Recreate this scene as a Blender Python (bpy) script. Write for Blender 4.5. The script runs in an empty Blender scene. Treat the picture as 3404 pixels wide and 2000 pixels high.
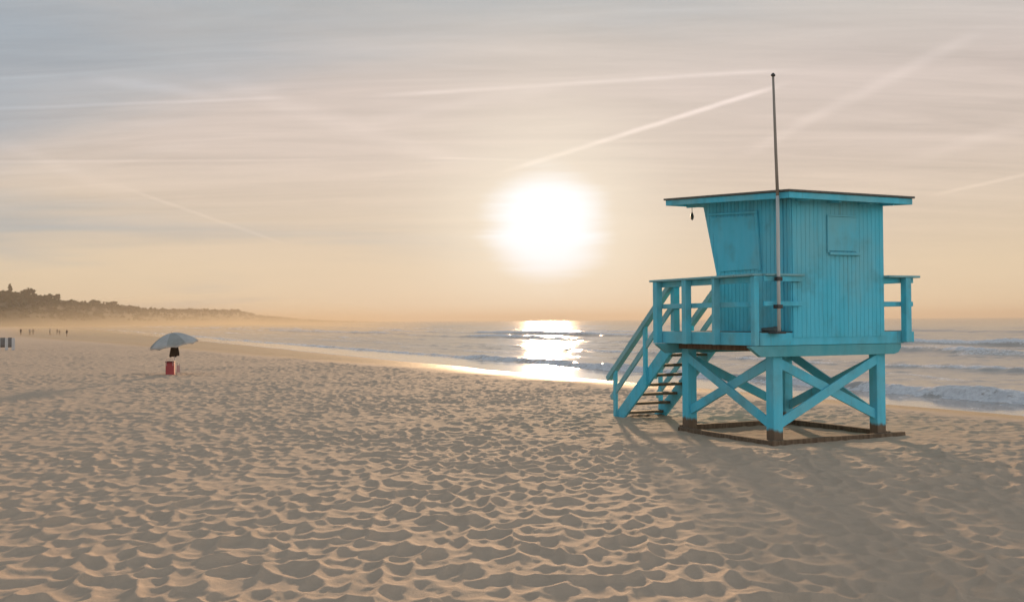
import bpy, bmesh, math, random
import numpy as np
from mathutils import Vector, Matrix

random.seed(7)
R = math.radians
scn = bpy.context.scene
COL = scn.collection

# ------------------------------------------------------------------ camera
FPX, CAMH = 3500.0, 2.0                       # focal length in photo pixels (3404 wide), eye height
cam_d = bpy.data.cameras.new('camera')
cam_d.sensor_width = 36.0
cam_d.lens = 36.0 * FPX / 3404.0
cam_d.clip_start, cam_d.clip_end = 0.1, 60000
cam = bpy.data.objects.new('camera', cam_d); COL.objects.link(cam)
cam.matrix_world = Matrix.Translation((0, 0, CAMH)) @ Matrix.Rotation(R(90 + 1.056), 4, 'X') @ Matrix.Rotation(R(-0.37), 4, 'Z')
scn.camera = cam

# ------------------------------------------------------------------ view / cycles
scn.view_settings.view_transform = 'Standard'
scn.view_settings.look = 'None'
scn.view_settings.exposure = 0.36      # the photograph is exposed for the shaded side of things
scn.view_settings.gamma = 1.0
scn.render.engine = 'CYCLES'
scn.cycles.use_denoising = True
scn.cycles.max_bounces = 5
scn.cycles.diffuse_bounces = 3
scn.cycles.glossy_bounces = 3
scn.cycles.volume_bounces = 0
scn.cycles.sample_clamp_indirect = 4.0
scn.cycles.caustics_reflective = False
scn.cycles.caustics_refractive = False

SUN_AZ, SUN_EL = R(1.93), R(6.6)       # the blown-out disc of sun and glare spans about 2 to 8 degrees
SUN = Vector((math.sin(SUN_AZ) * math.cos(SUN_EL), math.cos(SUN_AZ) * math.cos(SUN_EL), math.sin(SUN_EL)))


def lin(r, g, b):
    f = lambda c: (c / 255 / 12.92) if c / 255 <= 0.04045 else ((c / 255 + 0.055) / 1.055) ** 2.4
    return (f(r), f(g), f(b), 1.0)


class NT:
    """small helper to write node trees"""
    def __init__(s, tree):
        s.t = tree; s.n = tree.nodes; s.l = tree.links
    def node(s, kind, **kw):
        nd = s.n.new(kind)
        for k, v in kw.items(): setattr(nd, k, v)
        return nd
    def put(s, sock, v):
        if hasattr(v, 'is_output'): s.l.new(v, sock)
        elif v is not None: sock.default_value = v
    def m(s, op, a, b=None, c=None, clamp=False):
        nd = s.node('ShaderNodeMath', operation=op); nd.use_clamp = clamp
        s.put(nd.inputs[0], a)
        if b is not None: s.put(nd.inputs[1], b)
        if c is not None: s.put(nd.inputs[2], c)
        return nd.outputs[0]
    def vm(s, op, a, b=None, out=0):
        nd = s.node('ShaderNodeVectorMath', operation=op)
        s.put(nd.inputs[0], a)
        if b is not None: s.put(nd.inputs[1], b)
        return nd.outputs[out]
    def dot(s, a, b): return s.vm('DOT_PRODUCT', a, b, 1)
    def rng(s, v, a, b, c=0.0, d=1.0, smooth=True):
        nd = s.node('ShaderNodeMapRange')
        nd.interpolation_type = 'SMOOTHSTEP' if smooth else 'LINEAR'
        s.put(nd.inputs['Value'], v)
        for k, x in zip(('From Min', 'From Max', 'To Min', 'To Max'), (a, b, c, d)): nd.inputs[k].default_value = x
        return nd.outputs['Result']
    def mix(s, f, a, b, blend='MIX'):
        nd = s.node('ShaderNodeMix', data_type='RGBA', blend_type=blend)
        s.put(nd.inputs[0], f); s.put(nd.inputs[6], a); s.put(nd.inputs[7], b)
        return nd.outputs[2]
    def noise(s, vec, scale, detail=4, rough=0.55, dist=0.0):
        nd = s.node('ShaderNodeTexNoise')
        if vec is not None: s.l.new(vec, nd.inputs['Vector'])
        nd.inputs['Scale'].default_value = scale; nd.inputs['Detail'].default_value = detail
        nd.inputs['Roughness'].default_value = rough; nd.inputs['Distortion'].default_value = dist
        return nd.outputs[0]
    def mapping(s, vec, loc=(0, 0, 0), rot=(0, 0, 0), scale=(1, 1, 1)):
        nd = s.node('ShaderNodeMapping'); s.l.new(vec, nd.inputs[0])
        nd.inputs['Location'].default_value = loc; nd.inputs['Rotation'].default_value = rot; nd.inputs['Scale'].default_value = scale
        return nd.outputs[0]
    def ramp(s, f, stops):
        nd = s.node('ShaderNodeValToRGB'); s.put(nd.inputs[0], f)
        e = nd.color_ramp.elements
        e[0].position, e[0].color = stops[0]; e[1].position, e[1].color = stops[-1]
        for p, c in stops[1:-1]:
            x = e.new(p); x.color = c
        return nd.outputs[0]
    def comb(s, x, y, z):
        nd = s.node('ShaderNodeCombineXYZ')
        for i, v in enumerate((x, y, z)): s.put(nd.inputs[i], v)
        return nd.outputs[0]
    def bump(s, h, strength, dist, normal=None):
        nd = s.node('ShaderNodeBump'); s.put(nd.inputs['Height'], h)
        nd.inputs['Strength'].default_value = strength; nd.inputs['Distance'].default_value = dist
        if normal is not None: s.l.new(normal, nd.inputs['Normal'])
        return nd.outputs[0]


# ------------------------------------------------------------------ world: hazy evening sky, cirrus veil, contrails
def sky_dir(px, py):
    """direction of a point of the sky, as azimuth / elevation read off the photograph"""
    kx = (px - 1702) / FPX; ky = (1066.5 - 0.0065 * (px - 1400) - py) / FPX
    return Vector((kx, 1.0, ky)).normalized()

SKY_STRENGTH = 0.1
world = bpy.data.worlds.new('World'); scn.world = world; world.use_nodes = True
world.node_tree.nodes.clear()
W = NT(world.node_tree)
D = W.node('ShaderNodeTexCoord').outputs['Generated']
sep = W.node('ShaderNodeSeparateXYZ'); W.l.new(D, sep.inputs[0])
dx, dy, dz = sep.outputs
nish = W.node('ShaderNodeTexSky', sky_type='NISHITA'); nish.sun_disc = False
nish.sun_elevation = SUN_EL; nish.sun_rotation = SUN_AZ
nish.air_density, nish.dust_density, nish.ozone_density = 1.0, 2.0, 1.0
upz = W.m('MAXIMUM', dz, 0.0)
veil = W.ramp(upz, [(0.0, lin(209, 189, 162)), (0.05, lin(203, 184, 159)), (0.10, lin(195, 179, 162)), (0.155, lin(190, 176, 167)),
                    (0.215, lin(186, 174, 169)), (0.29, lin(174, 171, 169)), (0.5, lin(172, 174, 178)), (1.0, lin(150, 158, 168))])
# unseen sky behind the camera, its low part brightened to fill the walls
bri = lambda c, k: tuple(x * k for x in c[:3]) + (1.0,)
rear_fill = W.ramp(upz, [(0.0, bri(lin(250, 246, 242), 1.3)), (0.3, bri(lin(238, 236, 236), 1.2)), (0.55, lin(190, 195, 203)), (1.0, lin(150, 158, 168))])
veil = W.mix(W.rng(dy, 0.55, -0.35), veil, rear_fill)
pz = W.m('ADD', upz, 0.10)
P = W.comb(W.m('DIVIDE', dx, pz), W.m('DIVIDE', dy, pz), 0.0)          # where the ray meets the cloud layer
big = W.noise(W.mapping(P, (3.1, 1.7, 0), (0, 0, R(20)), (0.30, 0.55, 1)), 1.0, 4, 0.5, 0.6)
st1 = W.noise(W.mapping(P, (0.3, 0.9, 0), (0, 0, R(-40)), (0.45, 2.2, 1)), 1.2, 7, 0.60, 0.7)
st2 = W.noise(W.mapping(P, (5.3, 2.9, 0), (0, 0, R(48)), (0.40, 2.4, 1)), 1.9, 8, 0.64, 0.9)
low = W.noise(W.mapping(D, (0, 0, 0), (0, 0, 0), (2.2, 2.2, 26)), 1.6, 6, 0.6, 0.3)
# bluer gaps in the veil, high up and to the left of the sun
gap = W.m('ADD', W.m('MULTIPLY', dx, -0.85), W.m('MULTIPLY', upz, 2.3))
gap = W.m('ADD', gap, W.m('MULTIPLY', W.m('SUBTRACT', big, 0.5), 2.1))
gap = W.m('ADD', gap, W.m('MULTIPLY', W.m('SUBTRACT', st1, 0.5), 0.22))
gapf = W.m('MULTIPLY', W.rng(gap, 0.22, 1.05), 0.82)
col = W.mix(gapf, veil, lin(136, 151, 164))
# streaks of thin cirrus: brighter and darker than the veil
strk = W.m('ADD', W.m('MULTIPLY', W.m('SUBTRACT', st1, 0.5), 0.44), W.m('MULTIPLY', W.m('SUBTRACT', st2, 0.5), 0.48))
strk = W.m('MULTIPLY', strk, W.rng(upz, 0.03, 0.16))
strk = W.m('ADD', strk, W.m('MULTIPLY', W.m('SUBTRACT', low, 0.5), 0.15))
col = W.mix(1.0, col, W.comb(*[W.m('ADD', 1.0, W.m('MULTIPLY', strk, k)) for k in (1.0, 0.96, 0.92)]), 'MULTIPLY')

def contrail(p0, p1, half_px, gain, ragged=0.0, fade=0.08, seed=0.0, mid=None):
    a, b = sky_dir(*p0), sky_dir(*p1)
    n = a.cross(b).normalized(); t = (b - a).normalized()
    ta, tb = a.dot(t), b.dot(t)
    dist = W.dot(D, tuple(n))
    wob = W.noise(W.mapping(D, (seed, seed * 2.3, 0)), 14.0, 4, 0.6)
    dist = W.m('ADD', dist, W.m('MULTIPLY', W.m('SUBTRACT', wob, 0.5), ragged))
    line = W.rng(W.m('ABSOLUTE', dist), 0.0, half_px / FPX, 1.0, 0.0)
    tt = W.dot(D, tuple(t))
    ends = W.m('MULTIPLY', W.rng(tt, ta - 0.002, ta + fade), W.rng(tt, tb - fade, tb + 0.002, 1.0, 0.0))
    front = W.rng(dy, 0.0, 0.2)
    dens = W.m('ADD', 0.35, W.noise(W.mapping(D, (seed * 1.7, 0, seed)), 22.0, 4, 0.6))
    return W.m('MULTIPLY', W.m('MULTIPLY', W.m('MULTIPLY', line, ends), W.m('MULTIPLY', front, dens)), gain)

trails = [contrail((-500, 377), (980, 321), 9, 0.17, 0.0015, 0.03, 1.0),
          contrail((1180, 322), (2720, 222), 11, 0.20, 0.002, 0.07, 2.0),
          contrail((1640, 582), (2650, 266), 13, 0.50, 0.002, 0.05, 3.0),
          contrail((2420, 540), (3330, 70), 30, 0.12, 0.010, 0.05, 4.0),
          contrail((-400, 538), (1150, 530), 7, 0.13, 0.001, 0.05, 5.0),
          contrail((1400, 523), (1800, 531), 8, 0.22, 0.001, 0.03, 6.0),
          contrail((380, 612), (960, 815), 9, 0.10, 0.005, 0.03, 7.0),
          contrail((-100, 440), (560, 690), 34, 0.06, 0.012, 0.05, 8.0),
          contrail((3080, 652), (3600, 540), 9, 0.15, 0.003, 0.03, 9.0),
          contrail((2900, 560), (3600, 380), 34, 0.10, 0.012, 0.06, 10.0),
          contrail((230, 245), (820, 330), 26, 0.14, 0.008, 0.06, 11.0),
          contrail((560, 215), (1660, 575), 54, 0.09, 0.014, 0.08, 12.0),
          contrail((1130, 420), (2000, 260), 30, 0.10, 0.012, 0.07, 13.0)]
tr = trails[0]
for x in trails[1:]: tr = W.m('ADD', tr, x)
col = W.mix(1.0, col, W.comb(W.m('ADD', 1.0, tr), W.m('ADD', 1.0, tr), W.m('ADD', 1.0, W.m('MULTIPLY', tr, 1.05))), 'MULTIPLY')
# aureole of the sun shining through the veil
GLARE = sky_dir(1822, 750)
ang = W.m('ARCCOSINE', W.m('MINIMUM', W.dot(D, tuple(GLARE)), 0.999999))
hal = W.m('ADD', ang, W.m('MULTIPLY', W.m('SUBTRACT', low, 0.5), 0.050))
wide = W.m('POWER', 2.718, W.m('MULTIPLY', W.m('MULTIPLY', hal, hal), -1 / (2 * 0.072 ** 2)))
vwide = W.m('POWER', 2.718, W.m('MULTIPLY', W.m('MULTIPLY', hal, hal), -1 / (2 * 0.26 ** 2)))
col = W.mix(W.m('MULTIPLY', vwide, 0.10), col, lin(224, 209, 182))
col = W.mix(W.m('MULTIPLY', wide, 0.80), col, lin(234, 223, 204))
col = W.mix(W.rng(hal, 0.026, 0.070, 1.0, 0.0), col, lin(240, 241, 243))
veil_rad = W.mix(1.0, col, (1 / SKY_STRENGTH,) * 3 + (1,), 'MULTIPLY')
nclamp = W.vm('MINIMUM', nish.outputs[0], (9.0, 8.0, 6.5))
final = W.mix(0.97, nclamp, veil_rad)
bg = W.node('ShaderNodeBackground'); W.l.new(final, bg.inputs[0]); bg.inputs[1].default_value = SKY_STRENGTH
wo = W.node('ShaderNodeOutputWorld'); W.l.new(bg.outputs[0], wo.inputs[0])
world.cycles.sampling_method = 'MANUAL'; world.cycles.sample_map_resolution = 512

sun_d = bpy.data.lights.new('sun', 'SUN'); sun_d.energy = 4.5; sun_d.angle = R(1.8); sun_d.color = (1.0, 0.65, 0.38)
sun_o = bpy.data.objects.new('sun', sun_d); COL.objects.link(sun_o)
sun_o.rotation_euler = SUN.to_track_quat('Z', 'Y').to_euler(); sun_o.location = (30, 300, 60)


# ------------------------------------------------------------------ helpers: objects
def link(name, me, mat=None, parent=None, smooth=False):
    o = bpy.data.objects.new(name, me); COL.objects.link(o)
    if mat is not None:
        for mm in (mat if isinstance(mat, (list, tuple)) else [mat]): me.materials.append(mm)
    if parent is not None: o.parent = parent
    if smooth: me.polygons.foreach_set('use_smooth', [True] * len(me.polygons))
    return o

def tag(o, label=None, cat=None, group=None, kind=None):
    if label: o['label'] = label
    if cat: o['category'] = cat
    if group: o['group'] = group
    if kind: o['kind'] = kind
    return o

def empty(name, loc=(0, 0, 0), rz=0.0):
    o = bpy.data.objects.new(name, None); COL.objects.link(o)
    o.location = loc; o.rotation_euler = (0, 0, rz); o.empty_display_size = 0.2
    return o

def grid_mesh(name, V, nr, nc, closed=False):
    V = np.asarray(V, dtype=np.float32).reshape(-1, 3)
    me = bpy.data.meshes.new(name)
    i = np.arange(nr - 1)[:, None]; cc = nc if closed else nc - 1
    j = np.arange(cc)[None, :]; j2 = (j + 1) % nc
    q = np.stack([i * nc + j, i * nc + j2, (i + 1) * nc + j2, (i + 1) * nc + j], -1).reshape(-1, 4).astype(np.int32)
    me.vertices.add(len(V)); me.vertices.foreach_set('co', V.ravel())
    me.loops.add(q.size); me.loops.foreach_set('vertex_index', q.ravel())
    me.polygons.add(len(q)); me.polygons.foreach_set('loop_start', np.arange(0, q.size, 4, dtype=np.int32))
    me.polygons.foreach_set('loop_total', np.full(len(q), 4, dtype=np.int32))
    me.polygons.foreach_set('use_smooth', np.ones(len(q), dtype=bool))
    me.update(calc_edges=True)
    return me

def add_attr(me, name, arr):
    a = me.attributes.new(name, 'FLOAT', 'POINT'); a.data.foreach_set('value', np.asarray(arr, dtype=np.float32).ravel())

class MB:
    """collects shapes; build() links them as ONE mesh object"""
    def __init__(s): s.v = []; s.f = []
    def add(s, vs, fs):
        k = len(s.v); s.v += [tuple(x) for x in vs]; s.f += [tuple(i + k for i in f) for f in fs]; return s
    def box(s, x0, x1, y0, y1, z0, z1):
        vs = [(x, y, z) for z in (z0, z1) for y in (y0, y1) for x in (x0, x1)]
        return s.add(vs, [(0, 2, 3, 1), (4, 5, 7, 6), (0, 1, 5, 4), (2, 6, 7, 3), (0, 4, 6, 2), (1, 3, 7, 5)])
    def bar(s, p0, p1, w, h, up=(0, 0, 1)):
        """rectangular bar p0-p1, w across, h along up"""
        p0, p1 = Vector(p0), Vector(p1); d = (p1 - p0).normalized()
        side = d.cross(Vector(up)).normalized(); u2 = side.cross(d).normalized()
        vs = [p + side * (a * w / 2) + u2 * (b * h / 2) for p in (p0, p1) for a, b in ((-1, -1), (1, -1), (1, 1), (-1, 1))]
        return s.add(vs, [(3, 2, 1, 0), (4, 5, 6, 7), (0, 1, 5, 4), (1, 2, 6, 5), (2, 3, 7, 6), (3, 0, 4, 7)])
    def prism(s, poly, ext):
        """closed polygon (3-D points) extruded by the vector ext"""
        n = len(poly); e = Vector(ext)
        vs = [Vector(p) for p in poly] + [Vector(p) + e for p in poly]
        return s.add(vs, [tuple(range(n))[::-1], tuple(range(n, 2 * n))] + [(i, (i + 1) % n, n + (i + 1) % n, n + i) for i in range(n)])
    def tube(s, pts, radii, seg=10):
        pts = [Vector(p) for p in pts]; rings = []; vs = []; fs = []
        for i, p in enumerate(pts):
            d = (pts[min(i + 1, len(pts) - 1)] - pts[max(i - 1, 0)]).normalized()
            a = d.cross(Vector((0.31, 0.2, 0.93))).normalized(); b = d.cross(a)
            r = radii[i] if hasattr(radii, '__len__') else radii
            for k in range(seg):
                t = 2 * math.pi * k / seg; vs.append(p + a * (r * math.cos(t)) + b * (r * math.sin(t)))
        for i in range(len(pts) - 1):
            for k in range(seg):
                fs.append((i * seg + k, i * seg + (k + 1) % seg, (i + 1) * seg + (k + 1) % seg, (i + 1) * seg + k))
        fs.append(tuple(range(seg))[::-1]); fs.append(tuple((len(pts) - 1) * seg + k for k in range(seg)))
        return s.add(vs, fs)
    def build(s, name, mat, parent=None, bevel=0.0, smooth=False):
        me = bpy.data.meshes.new(name); me.from_pydata(s.v, [], s.f)
        bm = bmesh.new(); bm.from_mesh(me); bmesh.ops.recalc_face_normals(bm, faces=bm.faces)
        if bevel > 0: bmesh.ops.bevel(bm, geom=list(bm.edges), offset=bevel, segments=1, affect='EDGES', clamp_overlap=True)
        bm.to_mesh(me); bm.free()
        return link(name, me, mat, parent, smooth)


# ------------------------------------------------------------------ numpy noise
def _h(ix, iy, s):
    x = (ix.astype(np.int64) * 374761393 + iy.astype(np.int64) * 668265263 + s * 1442695041) & 0xffffffff
    x = ((x ^ (x >> 13)) * 1274126177) & 0xffffffff
    x = ((x ^ (x >> 16)) * 2246822519) & 0xffffffff
    return ((x ^ (x >> 15)) & 0xffffff) / float(0xffffff)

def vnoise(x, y, s=0):
    ix, iy = np.floor(x), np.floor(y); fx, fy = x - ix, y - iy
    fx = fx * fx * fx * (fx * (fx * 6 - 15) + 10); fy = fy * fy * fy * (fy * (fy * 6 - 15) + 10)
    a, b, c, d = _h(ix, iy, s), _h(ix + 1, iy, s), _h(ix, iy + 1, s), _h(ix + 1, iy + 1, s)
    return (a + (b - a) * fx) * (1 - fy) + (c + (d - c) * fx) * fy - 0.5

def fbm(x, y, s=0, o=4, g=0.5):
    r = 0; a = 1.0
    for k in range(o):
        r = r + a * vnoise(x * 2 ** k + 17.3 * k, y * 2 ** k - 9.1 * k, s + k); a *= g
    return r

def bowls(x, y, c, s, spread, k=1.0):
    """lower envelope of paraboloids set on a jittered grid: hollows that meet in sharp crests"""
    gx, gy = x / c, y / c; ix, iy = np.floor(gx), np.floor(gy)
    acc = np.zeros(x.shape); K = 14.0
    for a in (-1, 0, 1):
        for b in (-1, 0, 1):
            jx, jy = ix + a, iy + b
            px = jx + 0.1 + 0.8 * _h(jx, jy, s); py = jy + 0.1 + 0.8 * _h(jx, jy, s + 1)
            acc = acc + np.exp(-K * (k * ((gx - px) ** 2 + (gy - py) ** 2) + spread * _h(jx, jy, s + 2)))
    return -np.log(np.maximum(acc, 1e-9)) / K

def sstep(x, a, b):
    t = np.clip((x - a) / (b - a), 0, 1); return t * t * (3 - 2 * t)


# ------------------------------------------------------------------ beach shape
SEA_Z = -0.9
SD = Vector((-0.419, 0.908, 0)).normalized()             # direction of the shoreline, going away
S0 = (14.25, 29.3)
def shore_coords(X, Y):
    """metres inland of the waterline, metres along it"""
    t = (X - S0[0]) * SD.x + (Y - S0[1]) * SD.y
    din = -((X - S0[0]) * SD.y - (Y - S0[1]) * SD.x)
    din = din + 1.3 * vnoise(t / 26.0, t * 0 + 3.3, 41) + 0.5 * vnoise(t / 7.0, t * 0 + 1.1, 42)
    return din, t

def beach(X, Y, detail=True, fade=None):
    din, t = shore_coords(X, Y)
    w = 8.6 + 0.10 * np.clip(t, -20, 220)
    q = np.clip(din / w, 0, 1)
    dry = -0.55 * sstep(t, 45, 220)
    z = SEA_Z + (dry - SEA_Z) * (1 - (1 - q) ** 1.6)
    z = np.where(din < 0, SEA_Z + np.maximum(din * 0.075, -5.0), z)
    edge = w * (1.0 + 0.10 * vnoise(t / 3.1, din * 0, 51) + 0.05 * vnoise(t / 0.9, din * 0, 52))
    churn = sstep(din, edge - 0.5, edge + 0.8)
    land = sstep(din, 0.5, w)
    z = z + land * 0.05 * fbm(X / 9.0, Y / 8.0, 5, 2) + churn * 0.05 - 0.05 * (1 - sstep(np.hypot(X - 4.7, Y - 18.4), 1.7, 3.2))
    if detail:
        wx = X + 0.16 * fbm(X / 0.7, Y / 0.7, 11, 3); wy = Y + 0.16 * fbm(X / 0.7 + 40, Y / 0.7, 12, 3)
        b1 = bowls(wx * 1.06, wy * 0.62, 0.212, 21, 0.09)
        b2 = bowls(wx, wy * 0.9, 0.155, 31, 0.35)
        big = 0.62 + 0.9 * (fbm(X / 2.6, Y / 2.6, 61, 2) + 0.35)
        d = 0.078 * (np.minimum(b1, 0.75) - 0.30) * np.clip(big, 0.7, 1.2) + 0.010 * (np.minimum(b2, 0.8) - 0.4)
        d = d + 0.006 * fbm(X / 0.42, Y / 0.42, 75, 2) + 0.005 * fbm(X / 1.3, Y / 1.3, 71, 3) + 0.005 * fbm(X / 0.09, Y / 0.09, 81, 2)
        tw = np.hypot(X - 4.7, Y - 18.4)                       # wind-smoothed around the tower
        d = d * (0.45 + 0.55 * sstep(tw, 1.6, 3.4))
        if fade is not None: d = d * fade
        z = z + churn * d
        z = z + (1 - churn) * land * 0.012 * fbm(X / 0.8, Y / 1.6, 91, 3)
    wet = 1 - sstep(din, edge * 0.72, edge * 1.02)
    return z, wet, din, t

def ground_z(x, y):
    return float(beach(np.array([float(x)]), np.array([float(y)]), True)[0][0])
def smooth_z(x, y):
    return float(beach(np.array([float(x)]), np.array([float(y)]), False)[0][0])

def at_px(px, py):
    """ground point seen at a photo pixel"""
    kx = (px - 1702) / FPX; ky = (py - (1066.5 - 0.0065 * (px - 1400))) / FPX
    z = 0.0
    for _ in range(12):
        Y = (CAMH - z) / ky; X = kx * Y; z = smooth_z(X, Y)
    return X, Y, z


# ------------------------------------------------------------------ materials
def material(name):
    m = bpy.data.materials.new(name); m.use_nodes = True
    t = NT(m.node_tree); t.b = m.node_tree.nodes['Principled BSDF']
    t.pos = t.node('ShaderNodeNewGeometry').outputs['Position']
    t.obj = t.node('ShaderNodeTexCoord').outputs['Object']
    return m, t

def sand_material():
    m, t = material('sand')
    wet = t.node('ShaderNodeAttribute'); wet.attribute_name = 'wet'
    wf = wet.outputs['Fac']
    n1 = t.noise(t.pos, 0.35, 4); n2 = t.noise(t.pos, 9.0, 5, 0.65); n3 = t.noise(t.pos, 160.0, 3, 0.7)
    c = t.mix(n2, (0.49, 0.365, 0.26, 1), (0.585, 0.445, 0.325, 1))
    c = t.mix(t.m('MULTIPLY', n1, 0.35), c, (0.455, 0.345, 0.25, 1))
    c = t.mix(t.rng(n3, 0.60, 0.78), c, (0.26, 0.19, 0.135, 1))
    wetc = t.mix(n1, (0.50, 0.31, 0.13, 1), (0.58, 0.37, 0.165, 1))
    c = t.mix(wf, c, wetc)
    t.l.new(c, t.b.inputs['Base Color'])
    t.put(t.b.inputs['Roughness'], t.m('ADD', 0.92, t.m('MULTIPLY', wf, -0.50)))
    t.put(t.b.inputs['Specular IOR Level'], t.m('ADD', 0.15, t.m('MULTIPLY', wf, 0.08)))
    grain = t.noise(t.pos, 55.0, 5, 0.7)
    t.l.new(t.bump(grain, 0.8, 0.014), t.b.inputs['Normal'])
    return m

def water_material():
    m, t = material('sea_water')
    foam = t.node('ShaderNodeAttribute'); foam.attribute_name = 'foam'
    rip = t.node('ShaderNodeAttribute'); rip.attribute_name = 'ripple'
    cd = t.m('MAXIMUM', t.vm('LENGTH', t.pos, out=1), 1.0)
    rot = (0, 0, R(12))
    a = t.noise(t.mapping(t.pos, (0, 0, 0), rot, (0.30, 1.0, 1)), 0.9, 5, 0.6)
    b = t.noise(t.mapping(t.pos, (3, 0, 0), (0, 0, R(-18)), (0.5, 1.2, 1)), 3.2, 4, 0.6)
    c = t.noise(t.mapping(t.pos, (0, 7, 0), rot, (0.12, 1.0, 1)), 0.12, 4, 0.55)
    h = t.m('ADD', t.m('MULTIPLY', a, 0.22), t.m('ADD', t.m('MULTIPLY', b, 0.05), t.m('MULTIPLY', c, 0.9)))
    h = t.m('MULTIPLY', h, rip.outputs['Fac'])
    nrm = t.bump(h, 0.14, 1.0)
    t.put(t.b.inputs['Base Color'], (0.30, 0.27, 0.245, 1))
    t.put(t.b.inputs['Roughness'], 0.08); t.put(t.b.inputs['IOR'], 1.333)
    t.l.new(nrm, t.b.inputs['Normal'])
    fb = t.node('ShaderNodeBsdfDiffuse')
    fn = t.noise(t.mapping(t.pos, (0, 0, 0), (0, 0, R(24.8)), (1.0, 1.0, 1.0)), 5.0, 6, 0.7)
    t.l.new(t.mix(t.rng(fn, 0.35, 0.65), (0.66, 0.64, 0.64, 1), (0.88, 0.86, 0.85, 1)), fb.inputs['Color'])
    fmask = t.rng(t.m('ADD', foam.outputs['Fac'], t.m('MULTIPLY', t.m('SUBTRACT', fn, 0.5), 1.5)), 0.35, 0.75)
    t.l.new(t.bump(fn, 1.0, 0.14), fb.inputs['Normal'])
    df = t.node('ShaderNodeBsdfDiffuse'); df.inputs['Color'].default_value = (0.54, 0.46, 0.385, 1)      # silty tone mixed in offshore to dull the sun's glint
    sil = t.node('ShaderNodeMixShader'); t.put(sil.inputs[0], t.m('MULTIPLY', rip.outputs['Fac'], 0.46)); t.l.new(t.b.outputs[0], sil.inputs[1]); t.l.new(df.outputs[0], sil.inputs[2])
    mx = t.node('ShaderNodeMixShader'); t.l.new(fmask, mx.inputs[0]); t.l.new(sil.outputs[0], mx.inputs[1]); t.l.new(fb.outputs[0], mx.inputs[2])
    t.l.new(mx.outputs[0], t.n['Material Output'].inputs[0])
    return m

def paint_material(name, c0, c1, wood_below=None, worn=0.5, rough=0.55, cover=0.64):
    """weathered paint over brown timber; below a height the timber shows"""
    m, t = material(name)
    a = t.noise(t.mapping(t.obj, (0, 0, 0), (0, 0, 0), (6, 6, 0.9)), 1.0, 5, 0.6)
    b = t.noise(t.obj, 2.2, 5, 0.6)
    g = t.noise(t.mapping(t.obj, (0, 0, 0), (0, 0, 0), (60, 60, 3)), 1.0, 3, 0.6)
    paint = t.mix(t.rng(a, 0.3, 0.7), c0, c1)
    fad = t.noise(t.mapping(t.obj, (7, 3, 1), (0, 0, 0), (1.1, 1.1, 0.7)), 1.0, 4, 0.55)
    paint = t.mix(t.m('MULTIPLY', t.rng(fad, 0.38, 0.70), 0.75), paint, (0.20, 0.52, 0.58, 1))          # sun-bleached
    paint = t.mix(t.m('MULTIPLY', t.rng(b, 0.45, 0.8), 0.52), paint, (0.10, 0.27, 0.29, 1))             # grime
    runs = t.noise(t.mapping(t.obj, (2, 9, 0), (0, 0, 0), (17, 17, 0.55)), 1.0, 5, 0.6)
    paint = t.mix(t.m('MULTIPLY', t.rng(runs, 0.60, 0.74), 0.45), paint, (0.13, 0.22, 0.20, 1))         # dirt runs
    wood = t.mix(g, (0.10, 0.066, 0.042, 1), (0.23, 0.16, 0.10, 1))
    chip = t.rng(t.noise(t.mapping(t.obj, (4, 1, 0), (0, 0, 0), (9, 9, 3)), 1.0, 6, 0.75), cover, cover + 0.10)
    f = t.m('MULTIPLY', chip, worn)
    if wood_below is not None:
        sx = t.node('ShaderNodeSeparateXYZ'); t.l.new(t.obj, sx.inputs[0])
        zz = t.m('ADD', sx.outputs[2], t.m('MULTIPLY', t.m('SUBTRACT', a, 0.5), 0.22))
        f = t.m('MAXIMUM', f, t.rng(zz, wood_below - 0.03, wood_below + 0.04, 1.0, 0.0))
    t.l.new(t.mix(f, paint, wood), t.b.inputs['Base Color'])
    t.put(t.b.inputs['Roughness'], t.m('ADD', rough, t.m('MULTIPLY', b, 0.2)))
    t.put(t.b.inputs['Specular IOR Level'], 0.3)
    t.l.new(t.bump(g, 0.25, 0.01), t.b.inputs['Normal'])
    return m

def plain_material(name, c0, c1, scale=8.0, rough=0.7, stretch=(1, 1, 1), spec=0.3, bump=0.2, metal=0.0):
    m, t = material(name)
    n = t.noise(t.mapping(t.obj, (0, 0, 0), (0, 0, 0), stretch), scale, 5, 0.6)
    t.l.new(t.mix(t.rng(n, 0.25, 0.75), c0 + (1,), c1 + (1,)), t.b.inputs['Base Color'])
    t.put(t.b.inputs['Roughness'], rough); t.put(t.b.inputs['Specular IOR Level'], spec); t.put(t.b.inputs['Metallic'], metal)
    if bump: t.l.new(t.bump(n, bump, 0.02), t.b.inputs['Normal'])
    return m

M_SAND = sand_material()
M_WATER = water_material()
TEAL0, TEAL1 = (0.075, 0.55, 0.72, 1), (0.11, 0.61, 0.79, 1)
M_TEAL = paint_material('turquoise_paint', TEAL0, TEAL1)
M_LEG = paint_material('turquoise_leg_paint', TEAL0, TEAL1, 0.22)
M_BEAM = paint_material('shaded_beam_paint', (0.07, 0.38, 0.44, 1), (0.10, 0.42, 0.46, 1))  # darker turquoise: shade under the deck put into the beam's colour
M_SHUT = paint_material('turquoise_shutter_paint', (0.09, 0.57, 0.74, 1), (0.115, 0.60, 0.77, 1), None, 0.1)
M_GLARE_RAIL = paint_material('glare_rail_paint', (0.20, 0.46, 0.50, 1), (0.28, 0.50, 0.51, 1), None, 0.5, cover=0.58)  # chipped rail paint, its colour made paler for the glare behind it
M_WOOD = plain_material('brown_timber', (0.10, 0.066, 0.042), (0.22, 0.155, 0.10), 2.0, 0.85, (8, 8, 1.2), 0.2, 0.4)
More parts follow.
